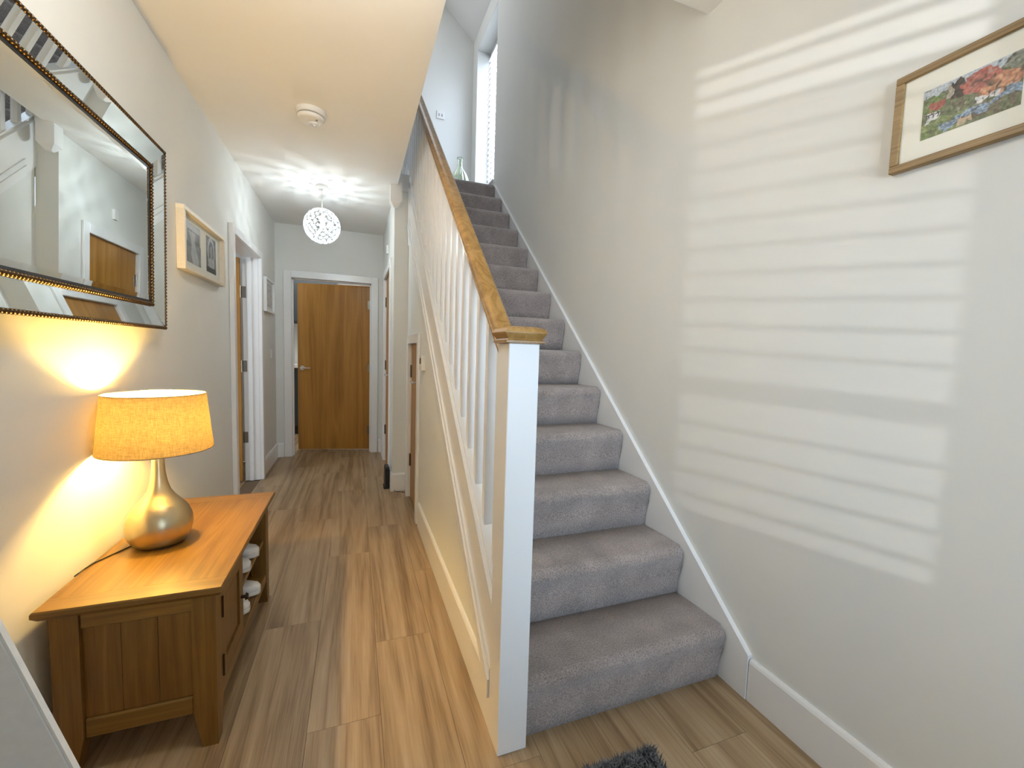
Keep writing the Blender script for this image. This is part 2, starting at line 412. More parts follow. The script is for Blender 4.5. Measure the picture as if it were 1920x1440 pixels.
def casing_x(parent, face, wall, y0, y1, zt, w=.07, cut=None):
    """door casing on an x=const wall around opening y0..y1, three pieces"""
    for a, b in ((y0-w, y0), (y1, y1+w)):
        obj('door_casing', B(min(face, wall), max(face, wall), a, b, 0, zt+w, bev=.003), M_GLOSS, parent)
    obj('door_casing', B(min(face, wall), max(face, wall), y0, y1, zt, zt+w, bev=.003), M_GLOSS, parent)
# door_1: back door, ajar
d = struct('door_1', box(box(B(-.685, -.653, YB, YB+.125, 0, 2.0), .175, .205, YB, YB+.125, 0, 2.0), -.685, .205, YB, YB+.125, 1.985, 2.015), M_GLOSS)
for a, b, z0, z1 in ((-.73, -.655, 0, 2.06), (.177, .252, 0, 2.06), (-.655, .177, 1.985, 2.06)):
    obj('door_casing', B(a, b, YB-.018, YB, z0, z1, bev=.003), M_GLOSS, d)
obj('door_stop', box(box(B(-.653, -.641, YB+.05, YB+.082, 0, 1.985), .163, .175, YB+.05, YB+.082, 0, 1.985), -.653, .175, YB+.05, YB+.082, 1.973, 1.985), M_GLOSS, d)
leaf = obj('door_leaf', B(-.818, 0, -.02, .02, .012, 1.972, bev=.001), M_OAK, d)
leaf.location = (.174, 5.372, 0); leaf.rotation_euler = (0, 0, -math.radians(12.0)); leaf['label'] = 'oak veneered door leaf'
lever(leaf, (-.765, -.02, .985), (0, -1, 0), (1, 0, 0))
for z in (.25, 1.0, 1.75): hinge(leaf, -.03, 0, -.021, -.02, z, (.004, -.016))
# door_2: left door opened into the side room
d = struct('door_2', box(box(B(XL-.12, XL, 3.46, 3.49, 0, 2.005), XL-.12, XL, 4.365, 4.395, 0, 2.005), XL-.12, XL, 3.46, 4.395, 2.005, 2.03), M_GLOSS)
for a, b, z0, z1 in ((3.432, 3.490, 0, 2.065), (4.365, 4.428, 0, 2.065), (3.490, 4.365, 2.005, 2.065)):
    obj('door_casing', B(XL, XL+.030, a, b, z0, z1, bev=.003), M_GLOSS, d)
obj('door_stop', box(B(-.895, -.862, 3.49, 3.502, 0, 2.005), -.895, -.862, 4.353, 4.365, 0, 2.005), M_GLOSS, d)
leaf = obj('door_leaf', B(-1.775, -.945, 4.318, 4.358, .012, 1.99, bev=.001), M_OAK, d); leaf['label'] = 'oak door leaf standing open'
for z in (.40, 1.045, 1.70): hinge(d, -.942, -.905, 4.3625, 4.3648, z, (-.945, 4.352))
# door_3: cupboard door in the corridor
d = struct('door_3', box(box(B(XC-.002, XC+.115, 4.02, 4.05, 0, 2.0), XC-.002, XC+.115, 4.81, 4.84, 0, 2.0), XC-.002, XC+.115, 4.02, 4.84, 1.985, 2.01), M_GLOSS)
casing_x(d, XC-.018, XC, 4.045, 4.815, 1.98, .072)
leaf = obj('door_leaf', B(XC+.012, XC+.052, 4.053, 4.807, .012, 1.98, bev=.001), M_OAK, d); leaf['label'] = 'oak cupboard door leaf'
lever(leaf, (XC+.012, 4.12, .99), (-1, 0, 0), (0, 1, 0))
for z in (.35, 1.06, 1.74): hinge(leaf, XC+.0105, XC+.012, 4.775, 4.807, z, (XC+.006, 4.808), M_BRASSY)
# door_4: low door under the stairs
d = struct('door_4', box(box(B(XS-.002, XS+.08, 3.0, 3.025, 0, 1.285), XS-.002, XS+.08, 3.54, 3.565, 0, 1.285), XS-.002, XS+.08, 3.0, 3.565, 1.285, 1.30), M_GLOSS)
casing_x(d, XS-.020, XS, 3.018, 3.545, 1.283, .07)
leaf = obj('door_leaf', B(XS+.012, XS+.050, 3.028, 3.537, .012, 1.281, bev=.001), M_OAK, d); leaf['label'] = 'low oak door leaf'
lever(leaf, (XS+.012, 3.09, 1.0), (-1, 0, 0), (0, 1, 0))
for z in (.32, 1.06): hinge(leaf, XS+.0105, XS+.012, 3.505, 3.537, z, (XS+.006, 3.538))
# entrance door behind the camera (frosted, lit by the sky outside)
d = struct('door_5', B(-.70, .18, YF+.05, YF+.09, .01, 2.03, bev=.003), M_GLOSS)
obj('glass_pane', B(-.55, .03, YF+.088, YF+.094, .35, 1.85), mat('frosted_glass', (.75, .8, .82), .4), d)
lever(d, (.12, YF+.09, 1.0), (0, 1, 0), (-1, 0, 0))
# sidelight with shutter louvres
YL0, YL1 = YF-.030, YF-.020
w = struct('window_1', box(box(box(B(.19, SX0, YL0-.01, YL1+.01, SZ0-.06, SZ1+.07), SX1, .53, YL0-.01, YL1+.01, SZ0-.06, SZ1+.07), SX0, SX1, YL0-.01, YL1+.01, SZ0-.06, SZ0), SX0, SX1, YL0-.01, YL1+.01, SZ1, SZ1+.07), M_GLOSS)
pg = bpy.data.materials.new('obscured_glass'); pg.use_nodes = True; nt = pg.node_tree; nt.nodes.clear()
o_ = nt.nodes.new('ShaderNodeOutputMaterial'); mx = nt.nodes.new('ShaderNodeMixShader'); tr = nt.nodes.new('ShaderNodeBsdfTransparent'); df = nt.nodes.new('ShaderNodeBsdfTranslucent')
mx.inputs[0].default_value = .42; nt.links.new(tr.outputs[0], mx.inputs[1]); nt.links.new(df.outputs[0], mx.inputs[2]); nt.links.new(mx.outputs[0], o_.inputs[0])
obj('glass_pane', B(SX0-.03, SX1+.03, YF-.085, YF-.080, SZ0-.05, 1.519), pg, w)
z = 1.538; k = 0
while z > SZ0+.02:
    if not (1.07 < z < 1.13): obj('louvre', B(SX0, SX1, YL0, YL1, z-.0040, z+.0040), M_GLOSS, w)
    z -= .0423
obj('mid_rail', B(SX0, SX1, YL0, YL1, 1.080, 1.112), M_GLOSS, w)
for z in (1.570, 1.603): obj('louvre', B(SX0, SX1, YL0, YL1, z-.0035, z+.0035), M_GLOSS, w)
# landing window with plantation shutter
w = struct('window_2', box(box(box(B(XR+.19, XR+.23, WY0, WY0+.05, WZ0, WZ1), XR+.19, XR+.23, WY1-.05, WY1, WZ0, WZ1), XR+.19, XR+.23, WY0+.05, WY1-.05, WZ1-.05, WZ1), XR+.19, XR+.23, WY0+.05, WY1-.05, WZ0, WZ0+.05), M_GLOSS)
obj('shutter_frame', box(box(box(B(XR+.158, XR+.18, WY0+.001, WY0+.030, WZ0+.005, WZ1-.02), XR+.158, XR+.18, WY1-.030, WY1-.001, WZ0+.005, WZ1-.02), XR+.15, XR+.18, WY0+.030, WY1-.030, WZ1-.06, WZ1-.02), XR+.15, XR+.18, WY0+.030, WY1-.030, WZ0+.005, WZ0+.08), M_GLOSS, w)
z = WZ0+.115
sm = None
while z < WZ1-.07:
    if sm is None:
        o = obj('shutter_slat', prism([(-.036, -.003), (0, -.0055), (.036, -.003), (.036, .003), (0, .0055), (-.036, .003)], -.345, .345, 'y'), M_GLOSS, w); sm = o.data
    else:
        o = bpy.data.objects.new('shutter_slat', sm); COL.objects.link(o); o.parent = w
    o.location = (XR+.150, (WY0+WY1)/2, z); o.rotation_euler = (0, math.radians(-38), 0)
    z += .062
obj('window_sill', B(XR-.02, XR+.15, WY0+.002, WY1-.002, WZ0-.001, WZ0+.02, bev=.004), M_GLOSS, w)

# ------------------------------------------------------------------ side room and kitchen beyond the doors
bm = bmesh.new()
box(bm, -2.8, -2.7, 2.7, 5.2, 0, 2.5); box(bm, -2.7, XL-.118, 2.6, 2.7, 0, 2.5); box(bm, -2.7, XL-.118, 5.1, 5.2, 0, 2.5); box(bm, -2.7, XL-.118, 2.7, 5.1, 2.4, 2.5)
struct('wall_side_room', bm, M_WALL)
struct('floor', B(-2.7, XL-.118, 2.7, 5.1, -.06, -.002), M_PLANK)
for q in ((-1.9, -1.8, 5.345, 7.2, 0, 2.5), (-1.8, .9, 7.1, 7.2, 0, 2.5), (.9, 1.0, 5.345, 7.2, 0, 2.5)): struct('wall_kitchen', B(*q), M_WALL)
struct('ceiling', B(-1.8, .9, 5.345, 7.1, 2.4, 2.5), M_CEIL)
struct('floor', B(-1.8, .9, 5.345, 7.1, -.06, -.002), M_PLANK)
k = tag(empty('kitchen_base_unit', (-1.0, 6.5, 0)), 'dark kitchen base unit with pale worktop seen through the ajar door', 'cabinet')
part('cabinet_body', B(-1.7, -.25, 6.53, 7.09, .12, .94), M_KDARK, k); part('plinth', B(-1.7, -.25, 6.58, 7.09, 0, .12), M_BLACK, k)
part('worktop', B(-1.7, -.25, 6.48, 7.09, .94, .98), M_TILE, k)
k = tag(empty('kitchen_wall_unit', (-1.0, 6.8, 1.6)), 'dark grey kitchen wall unit seen through the ajar door', 'cabinet')
part('cabinet_body', B(-1.7, -.25, 6.75, 7.09, 1.60, 2.36), M_KDARK, k); part('light_rail', B(-1.7, -.25, 6.74, 6.76, 1.56, 1.60), M_BLACK, k)

# ------------------------------------------------------------------ oak TV cabinet
cab = tag(empty('tv_cabinet', (-.586, 1.855, 0)), 'low golden oak cabinet with panelled end against the left wall', 'cabinet')
TX0, TX1, TY0, TY1, TZ = -.792, -.367, 1.41, 2.30, .52
def slab(x0, x1, y0, y1, edge_l, edge_r, edge_y0, edge_y1):
    t, c = .028, .010
    bm = bmesh.new()
    top = [(x0, y0), (x1, y0), (x1, y1), (x0, y1)]
    ins = [(x0+c*edge_l, y0+c*edge_y0), (x1-c*edge_r, y0+c*edge_y0), (x1-c*edge_r, y1-c*edge_y1), (x0+c*edge_l, y1-c*edge_y1)]
    sm_ = [(x0+.003*edge_l, y0+.003*edge_y0), (x1-.003*edge_r, y0+.003*edge_y0), (x1-.003*edge_r, y1-.003*edge_y1), (x0+.003*edge_l, y1-.003*edge_y1)]
    R = [[bm.verts.new((x, y, z)) for x, y in P] for P, z in ((ins, TZ-t), (top, TZ-t+.012), (top, TZ-.004), (sm_, TZ))]
    bm.faces.new(R[0][::-1]); bm.faces.new(R[-1])
    for a, b in zip(R, R[1:]):
        for i in range(4): bm.faces.new((a[i], a[(i+1) % 4], b[(i+1) % 4], b[i]))
    return bm
part('top_end_board', slab(TX0, TX1, TY0, TY0+.070, 1, 1, 1, 0), M_CABX, cab)
part('top_end_board', slab(TX0, TX1, TY1-.07, TY1, 1, 1, 0, 1), M_CABX, cab)
bw = (TX1-TX0)/4
for i in range(4):
    part('top_board', slab(TX0+bw*i, TX0+bw*(i+1), TY0+.0705, TY1-.0705, i == 0, i == 3, 0, 0), M_CAB, cab)
CX0, CX1, CY0, CY1 = -.775, -.393, 1.447, 2.268
def leg(x, y, sx, sy):
    w0, w1 = .062, .040
    bm = bmesh.new(); R = []
    for w_, z in ((w1, 0), (w0, .115), (w0, TZ-.028)):
        R.append([bm.verts.new((x+sx*a*w_, y+sy*b*w_, z)) for a, b in ((0, 0), (1, 0), (1, 1), (0, 1))])
    bm.faces.new(R[0]); bm.faces.new(R[-1])
    for a, b in zip(R, R[1:]):
        for i in range(4): bm.faces.new((a[i], a[(i+1) % 4], b[(i+1) % 4], b[i]))
    part('leg', bm, M_CABZ, cab)
leg(CX1, CY0, -1, 1); leg(CX1, CY1, -1, -1); leg(CX0, CY0, 1, 1); leg(CX0, CY1, 1, -1)
for ye, s in ((CY0, 1), (CY1, -1)):
    a, b = sorted((ye+s*.006, ye+s*.024))
    part('end_rail', B(CX0+.062, CX1-.062, a, b, TZ-.085, TZ-.028, bev=.002), M_CABX, cab)
    part('end_rail', B(CX0+.062, CX1-.062, a, b, .108, .165, bev=.004), M_CABX, cab)
    a, b = sorted((ye+s*.014, ye+s*.026))
    for j in range(3):
        w_ = (CX1-CX0-.124)/3; x_ = CX0+.062+w_*j
        part('end_panel', B(x_, x_+w_-.0006, a, b, .165, TZ-.085, bev=.0008), M_CABZ, cab)
part('back_panel', B(CX0+.004, CX0+.012, CY0+.062, CY1-.062, .11, TZ-.028), M_CAB, cab)
part('front_rail', B(CX1-.024, CX1-.004, CY0+.062, CY1-.062, TZ-.052, TZ-.028), M_CAB, cab)
part('front_rail', B(CX1-.024, CX1-.002, CY0+.062, CY1-.062, .108, .150, bev=.002), M_CAB, cab)
part('bottom_shelf', B(CX0+.012, CX1-.024, CY0+.026, CY1-.026, .130, .150), M_CAB, cab)
part('divider', B(CX0+.012, CX1-.024, 1.775, 1.793, .150, TZ-.028), M_CABZ, cab)
part('middle_shelf', B(CX0+.012, CX1-.010, 1.793, CY1-.062, .300, .320, bev=.002), M_CAB, cab)
dr = part('door', box(box(box(B(CX1-.022, CX1-.003, 1.512, 1.560, .153, .465), CX1-.022, CX1-.003, 1.735, 1.786, .153, .465), CX1-.022, CX1-.003, 1.560, 1.735, .153, .205), CX1-.022, CX1-.003, 1.560, 1.735, .415, .465), M_CABZ, cab)
def sub(name, bm, m, parent, **k):
    return obj(name, bm, m, parent, **k)
sub('door_panel', box(B(CX1-.020, CX1-.012, 1.558, 1.737, .203, .417), CX1-.012, CX1-.008, 1.572, 1.723, .217, .403), M_CABZ, dr)
o = sub('knob', cyl(cyl(bmesh.new(), (CX1-.003, 1.758, .295), (1, 0, 0), .006, .016, 12), (CX1+.012, 1.758, .295), (1, 0, 0), .014, .008, 16, .009), M_DARKMET, dr); o['label'] = 'dark metal knob'
for z in (.405, .21):
    o = sub('hinge', cyl(B(CX1-.004, CX1-.0015, 1.503, 1.516, z-.03, z+.03), (CX1+.001, 1.510, z-.034), (0, 0, 1), .0042, .068, 10), M_DARKMET, dr); o['label'] = 'dark metal hinge'

# white trainers on the shelves
def shoe(name, label):
    s = tag(empty(name), label, 'shoe', None)
    st = [(0, .030, .050), (.03, .036, .062), (.08, .035, .066), (.13, .036, .060), (.18, .041, .046), (.22, .040, .036), (.255, .028, .028), (.268, .012, .018)]
    def hull(z0, zf, inset):
        bm = bmesh.new(); rings = []
        for x, w_, h_ in st:
            ring = []
            for i in range(14):
                t = 2*PI*i/14; c, s_ = math.cos(t), math.sin(t)
                ring.append(bm.verts.new((x, (w_-inset)*math.copysign(abs(c)**.7, c), z0+(zf(h_)-z0)*(.5+.5*math.copysign(abs(s_)**.7, s_)))))
            rings.append(ring)
        for a, b in zip(rings, rings[1:]):
            for i in range(14): bm.faces.new((a[i], a[(i+1) % 14], b[(i+1) % 14], b[i]))
        bm.faces.new(rings[0][::-1]); bm.faces.new(rings[-1]); return bm
    u = obj('upper', hull(.014, lambda h_: h_+.018, .003), M_SHOE, s, True)
    obj('sole', hull(0, lambda h_: .022, -.002), M_SOLE, s, True)
    bm = bmesh.new(); lathe([(.020, .070), (.029, .076), (.030, .082), (.024, .083), (.018, .068)], .055, 0, 20, bm)
    bmesh.ops.scale(bm, verts=bm.verts, vec=(1.35, .85, 1), space=Matrix.Translation((-.055, 0, 0)))
    obj('collar', bm, M_SHOE, s, True)
    bm = bmesh.new()
    for i in range(4): tube([(.115+.02*i, -.022, .078-.008*i), (.115+.02*i, 0, .084-.009*i), (.115+.02*i, .022, .078-.008*i)], .0028, 6, bm)
    obj('laces', bm, M_WHITEP, s, True)
    return s
def dup(root):
    r = root.copy(); COL.objects.link(r)
    for c in list(root.children):
        d_ = c.copy(); COL.objects.link(d_); d_.parent = r
    return r
s0 = shoe('trainer', 'white trainer nearer the cabinet door on the middle shelf')
spots = [((-.664, 1.925, .3205), -.05, None), ((-.658, 2.030, .3205), .04, 'white trainer farther from the cabinet door on the middle shelf'),
         ((-.668, 1.915, .1505), -.04, 'white trainer nearer the cabinet door on the bottom shelf'), ((-.655, 2.035, .1505), .03, 'white trainer farther from the cabinet door on the bottom shelf')]
for i, (l, rz, lab) in enumerate(spots):
    s = s0 if i == 0 else dup(s0)
    s.location = l; s.rotation_euler = (0, 0, rz)
    if lab: s['label'] = lab
    s['group'] = 'white trainers in the cabinet'

# ------------------------------------------------------------------ table lamp
lx, ly = -.65, 1.80
lamp = tag(empty('table_lamp', (lx, ly, .52)), 'table lamp with linen drum shade and bulbous brushed metal base', 'lamp')
pr = [(.0, .5215), (.060, .5215), (.070, .524), (.080, .535), (.091, .556), (.0965, .585), (.094, .615), (.083, .645), (.066, .668), (.047, .690), (.034, .712), (.026, .74), (.0205, .775), (.018, .82), (.016, .86), (.0155, .875)]
part('lamp_base', lathe(pr, lx, ly, 64), mat('brushed_champagne_metal', (.55, .47, .31), .30, 1), lamp, True)
part('lamp_foot', cyl(bmesh.new(), (lx, ly, .52), (0, 0, 1), .064, .003, 40), M_BLACK, lamp)
part('bulb_holder', cyl(bmesh.new(), (lx, ly, .874), (0, 0, 1), .016, .035, 20), M_WHITEP, lamp)
bl = bmesh.new(); bmesh.ops.create_uvsphere(bl, u_segments=20, v_segments=12, radius=.018, matrix=Matrix.Translation((lx, ly, .955)))
mb = emit('warm_bulb', (1, .7, .3), 12); 
part('bulb', bl, mb, lamp, True).visible_shadow = True
lamp_bulb = lamp.children[-1]
sh = bpy.data.materials.new('linen_shade'); sh.use_nodes = True; nt = sh.node_tree; nt.nodes.clear()
o_ = nt.nodes.new('ShaderNodeOutputMaterial'); mx = nt.nodes.new('ShaderNodeMixShader'); tr = nt.nodes.new('ShaderNodeBsdfTranslucent'); df = nt.nodes.new('ShaderNodeBsdfDiffuse')
tc = nt.nodes.new('ShaderNodeTexCoord'); ns = nt.nodes.new('ShaderNodeTexNoise'); mp = nt.nodes.new('ShaderNodeMapping'); mp.inputs['Scale'].default_value = (60, 60, 500)
ns2 = nt.nodes.new('ShaderNodeTexNoise'); mp2 = nt.nodes.new('ShaderNodeMapping'); mp2.inputs['Scale'].default_value = (420, 420, 20)
for n_, m_ in ((ns, mp), (ns2, mp2)):
    n_.inputs['Scale'].default_value = 1; n_.inputs['Detail'].default_value = 3; nt.links.new(tc.outputs['Object'], m_.inputs[0]); nt.links.new(m_.outputs[0], n_.inputs['Vector'])
ad = nt.nodes.new('ShaderNodeMath'); ad.operation = 'ADD'; nt.links.new(ns.outputs[0], ad.inputs[0]); nt.links.new(ns2.outputs[0], ad.inputs[1])
rp = nt.nodes.new('ShaderNodeValToRGB'); rp.color_ramp.elements[0].position = .38; rp.color_ramp.elements[1].position = .62
md = nt.nodes.new('ShaderNodeMath'); md.operation = 'MULTIPLY'; md.inputs[1].default_value = .5; nt.links.new(ad.outputs[0], md.inputs[0]); nt.links.new(md.outputs[0], rp.inputs[0])
rp.color_ramp.elements[0].color = (.20, .15, .08, 1); rp.color_ramp.elements[1].color = (.33, .255, .14, 1)
nt.links.new(rp.outputs[0], tr.inputs[0]); nt.links.new(rp.outputs[0], df.inputs[0]); mx.inputs[0].default_value = .36
nt.links.new(df.outputs[0], mx.inputs[1]); nt.links.new(tr.outputs[0], mx.inputs[2]); nt.links.new(mx.outputs[0], o_.inputs[0])
sd = part('lamp_shade', lathe([(.1625, .858), (.1430, 1.057)], lx, ly, 72), sh, lamp, True); sd['label'] = 'oatmeal linen drum shade'
ss = part('shade_lining', lathe([(.1610, .859), (.1415, 1.056)], lx, ly, 72), None, lamp, True)
M_LIN = bpy.data.materials.new('shade_lining_white'); M_LIN.use_nodes = True; nt = M_LIN.node_tree; nt.nodes.clear()
o_ = nt.nodes.new('ShaderNodeOutputMaterial'); mx = nt.nodes.new('ShaderNodeMixShader'); tr = nt.nodes.new('ShaderNodeBsdfTranslucent'); df = nt.nodes.new('ShaderNodeBsdfDiffuse')
for n_ in (tr, df): n_.inputs[0].default_value = (.85, .82, .74, 1)
mx.inputs[0].default_value = .35; nt.links.new(df.outputs[0], mx.inputs[1]); nt.links.new(tr.outputs[0], mx.inputs[2]); nt.links.new(mx.outputs[0], o_.inputs[0])
ss.data.materials.append(M_LIN)
for nm, z, r in (('lower_ring', .859, .1618), ('upper_ring', 1.056, .1424)):
    bm = tube([(lx+r*math.cos(t*PI/24), ly+r*math.sin(t*PI/24), z) for t in range(49)], .0014, 6)
    part(nm, bm, M_BRASSY, lamp)
for a in (0, 2.1, 4.2): part('shade_spoke', tube([(lx+.018*math.cos(a), ly+.018*math.sin(a), .90), (lx+.06*math.cos(a), ly+.06*math.sin(a), .868), (lx+.161*math.cos(a), ly+.161*math.sin(a), .862)], .0014, 6), M_BRASSY, lamp)
cd_ = [(-.715, 1.80, .526), (-.735, 1.78, .5225), (-.755, 1.74, .5225), (-.785, 1.68, .5225), (-.790, 1.64, .5225), (-.791, 1.60, .5225)]
part('power_cable', tube(cd_, .0022, 8), M_BLACK, lamp, True)

# ------------------------------------------------------------------ big wall mirror
mr_ = tag(empty('wall_mirror', (-.785, 1.672, 1.290)), 'large rectangular wall mirror with bronze rope edged mirrored border', 'mirror')
mr_.rotation_euler = (0, math.radians(1.1), 0)
HW, HH = .570, .745
def mpart(name, bm, m, **k): return obj(name, bm, m, mr_, **k)
mpart('backing', B(-.018, -.004, -HW+.012, HW-.012, .012, HH-.012), M_BLACK)
def ringpts(ins): return [(-HW+ins, ins), (HW-ins, ins), (HW-ins, HH-ins), (-HW+ins, HH-ins)]
def strip(i, ins0, x0, ins1, x1):
    a, b = ringpts(ins0), ringpts(ins1); j = (i+1) % 4
    bm = bmesh.new()
    V = [bm.verts.new(p) for p in ((x0, *a[i]), (x0, *a[j]), (x1, *b[j]), (x1, *b[i]))]
    Vb = [bm.verts.new((v.co.x-.004, v.co.y, v.co.z)) for v in V]
    bm.faces.new(V); bm.faces.new(Vb[::-1])
    for k in range(4): bm.faces.new((V[k], V[(k+1) % 4], Vb[(k+1) % 4], Vb[k]))
    return bm
for i in range(4): mpart('mirror_strip', strip(i, .014, .020, .092, .004), M_MIRROR)
for i in range(4): mpart('inner_border', strip(i, .104, .006, .114, .005), M_BLACK)
for i in range(4): mpart('bevelled_edge', strip(i, .113, .0035, .132, .006), M_MIRROR)
a = ringpts(.131); mpart('mirror_glass', B(.000, .006, a[0][0], a[1][0], a[0][1], a[2][1]), M_MIRROR)
ico = bmesh.new(); bmesh.ops.create_icosphere(ico, subdivisions=1, radius=1); ico_v = [v.co.copy() for v in ico.verts]; ico_f = [[v.index for v in f.verts] for f in ico.faces]; ico.free()
def rope(i, ins, x, r, pitch):
    a = ringpts(ins); j = (i+1) % 4; p0 = Vector((x, *a[i])); p1 = Vector((x, *a[j])); d_ = (p1-p0); L_ = d_.length; d_.normalize()
    n_ = int(L_/pitch); bm = bmesh.new(); nrm = Vector((1, 0, 0)); sd_ = d_.cross(nrm)
    q = (d_*.75+sd_*.66).normalized(); q2 = q.cross(nrm).normalized()
    for k in range(n_+1):
        c = p0+d_*(L_*k/n_)
        vs = [bm.verts.new(c+q*(v.x*r*1.25)+q2*(v.y*r*.72)+nrm*(v.z*r)) for v in ico_v]
        for f in ico_f: bm.faces.new([vs[t] for t in f])
    return bm
for i in range(4): mpart('outer_rope_edge', rope(i, .007, .018, .0085, .0135), M_ROPE, smooth=True, kind='stuff')
for i in range(4): mpart('inner_rope_edge', rope(i, .098, .007, .0085, .0130), M_ROPE, smooth=True, kind='stuff')
for i in range(4): mpart('frame_edge', strip(i, .001, .006, .014, .015), M_BLACK)

# ------------------------------------------------------------------ pictures
def painted(name, parent, o0, du, dv, nu, nv, fn):
    """flat print: a fine grid with painted vertex colours; o0 + u*du + v*dv"""
    o0, du, dv = Vector(o0), Vector(du), Vector(dv); vs = []; fs = []; cs = []
    for j in range(nv+1):
        for i in range(nu+1):
            u, v = i/nu, j/nv; vs.append(o0+du*u+dv*v); cs.append(fn(u, v))
    for j in range(nv):
        for i in range(nu):
            k = j*(nu+1)+i; fs.append((k, k+1, k+nu+2, k+nu+1))
    me = bpy.data.meshes.new(name); me.from_pydata(vs, [], fs)
    ca = me.color_attributes.new('paint', 'FLOAT_COLOR', 'POINT')
    for i, c in enumerate(cs): ca.data[i].color = (*c, 1)
    m = mat('print_'+name, (.5, .5, .5), .5); a = N(m, 'ShaderNodeAttribute'); a.attribute_name = 'paint'
    m.node_tree.links.new(a.outputs['Color'], m.node_tree.nodes['Principled BSDF'].inputs['Base Color'])
    me.materials.append(m); o = bpy.data.objects.new(name, me); COL.objects.link(o); o.parent = parent
    return o
def hsh(i, j): 
    x = math.sin(i*127.1+j*311.7)*43758.5453; return x-math.floor(x)
def vn(x, y):
    i, j = math.floor(x), math.floor(y); fx, fy = x-i, y-j; fx = fx*fx*(3-2*fx); fy = fy*fy*(3-2*fy)
    return (hsh(i, j)*(1-fx)+hsh(i+1, j)*fx)*(1-fy)+(hsh(i, j+1)*(1-fx)+hsh(i+1, j+1)*fx)*fy
def mixc(a, b, t): t = max(0, min(1, t)); return tuple(p*(1-t)+q*t for p, q in zip(a, b))
def village(u, v):
    """u: 0 left .. 1 right, v: 0 bottom .. 1 top — loose watercolour of roofs among trees by a stream"""
    n1, n2, n3 = vn(u*14, v*8), vn(u*34+5, v*22+9), vn(u*60+2, v*40)
    u += (vn(u*22+40, v*14)-.5)*.045; v += (vn(u*18, v*12+70)-.5)*.10
    w = (n1-.5)*.08; c = mixc((.10, .15, .05), (.26, .27, .12), n2)
    c = mixc(c, (.20, .12, .08), (n1 > .6)*.6)
    if v > .80+.06*u+w: c = mixc((.42, .52, .62), (.60, .66, .70), n1)
    if u < .22 and .52 < v < .82+w: c = mixc((.10, .18, .03), (.28, .34, .08), n2)
    if v < .34+w and u < .5: c = mixc((.16, .24, .05), (.36, .42, .14), n2)
    if .30 < u < .44 and .62 < v < .95: c = mixc((.04, .025, .02), (.16, .10, .06), n2)
    if .26 < u < .33 and .70 < v < .88: c = mixc((.45, .38, .26), (.58, .50, .36), n3)
    if abs(v-(.62+.1*(u-.2)))<.09+w and .08 < u < .24: c = mixc((.38, .07, .04), (.55, .14, .08), n2)
    d = (u-.60)/.20; e = (v-.76)/.20
    if d*d+e*e < 1+w*6: c = mixc((.45, .07, .045), (.66, .20, .12), n2)
    d = (u-.80)/.19; e = (v-.50)/.22
    if d*d+e*e < 1+w*6 and v > .34: c = mixc((.56, .17, .06), (.78, .40, .18), n2)
    d = (u-.93)/.10; e = (v-.86)/.16
    if d*d+e*e < 1: c = mixc((.16, .20, .12), (.42, .42, .34), n2)
    if .05 < u < .20 and .30+w < v < .52:
        c = (.74, .73, .70)
        if (int(u*70) % 4 == 0 or int(v*34) % 4 == 0) and v > .38: c = (.06, .05, .05)
    if .57 < u < .80 and .34 < v < .44+w: c = (.76, .74, .70) if (int(u*80) % 5 or v > .41) else (.12, .10, .09)
    if abs(v-(.20+.26*(u-.45)+.05*math.sin(u*16)))<.055+w*.4 and u > .2: c = mixc((.13, .22, .34), (.36, .48, .60), n3)
    if .40 < u < .53 and .04 < v < .20: c = (.66, .46, .26)
    dk = vn(u*26+11, v*15+4)
    if dk > .66: c = mixc(c, (.10, .085, .05), (dk-.66)*3.2)
    if dk < .2: c = mixc(c, (.48, .46, .36), (.2-dk)*3)
    g_ = (c[0]+c[1]+c[2])/3
    return tuple(max(0, min(1, (x*.78+g_*.22)*(.60+.46*n3))) for x in c)
# framed watercolour on the right wall; face points to -x
FY0, FY1, FZ0, FZ1 = .452, .745, 1.738, 1.981
pc = tag(empty('framed_picture', (XR, (FY0+FY1)/2, FZ0)), 'oak framed watercolour of red roofed village hanging on the right wall', 'picture')
fw = .0185
bm = bmesh.new()
part('frame_side', B(1.334, XR-.001, FY0, FY1, FZ0, FZ0+fw, bev=.0015), M_FRAME, pc)
part('frame_side', B(1.334, XR-.001, FY0, FY1, FZ1-fw, FZ1, bev=.0015), M_FRAME, pc)
part('frame_side', B(1.334, XR-.001, FY0, FY0+fw, FZ0+fw, FZ1-fw, bev=.0015), M_FRAME, pc)
part('frame_side', B(1.334, XR-.001, FY1-fw, FY1, FZ0+fw, FZ1-fw, bev=.0015), M_FRAME, pc)
part('mount', B(1.342, 1.346, FY0+fw, FY1-fw, FZ0+fw, FZ1-fw), M_MAT, pc)
p_ = painted('print', pc, (1.3415, FY1-.060, FZ0+.062), (0, -(FY1-FY0-.12), 0), (0, 0, .118), 200, 90, village)
p_.matrix_parent_inverse = Matrix.Translation(-pc.location)
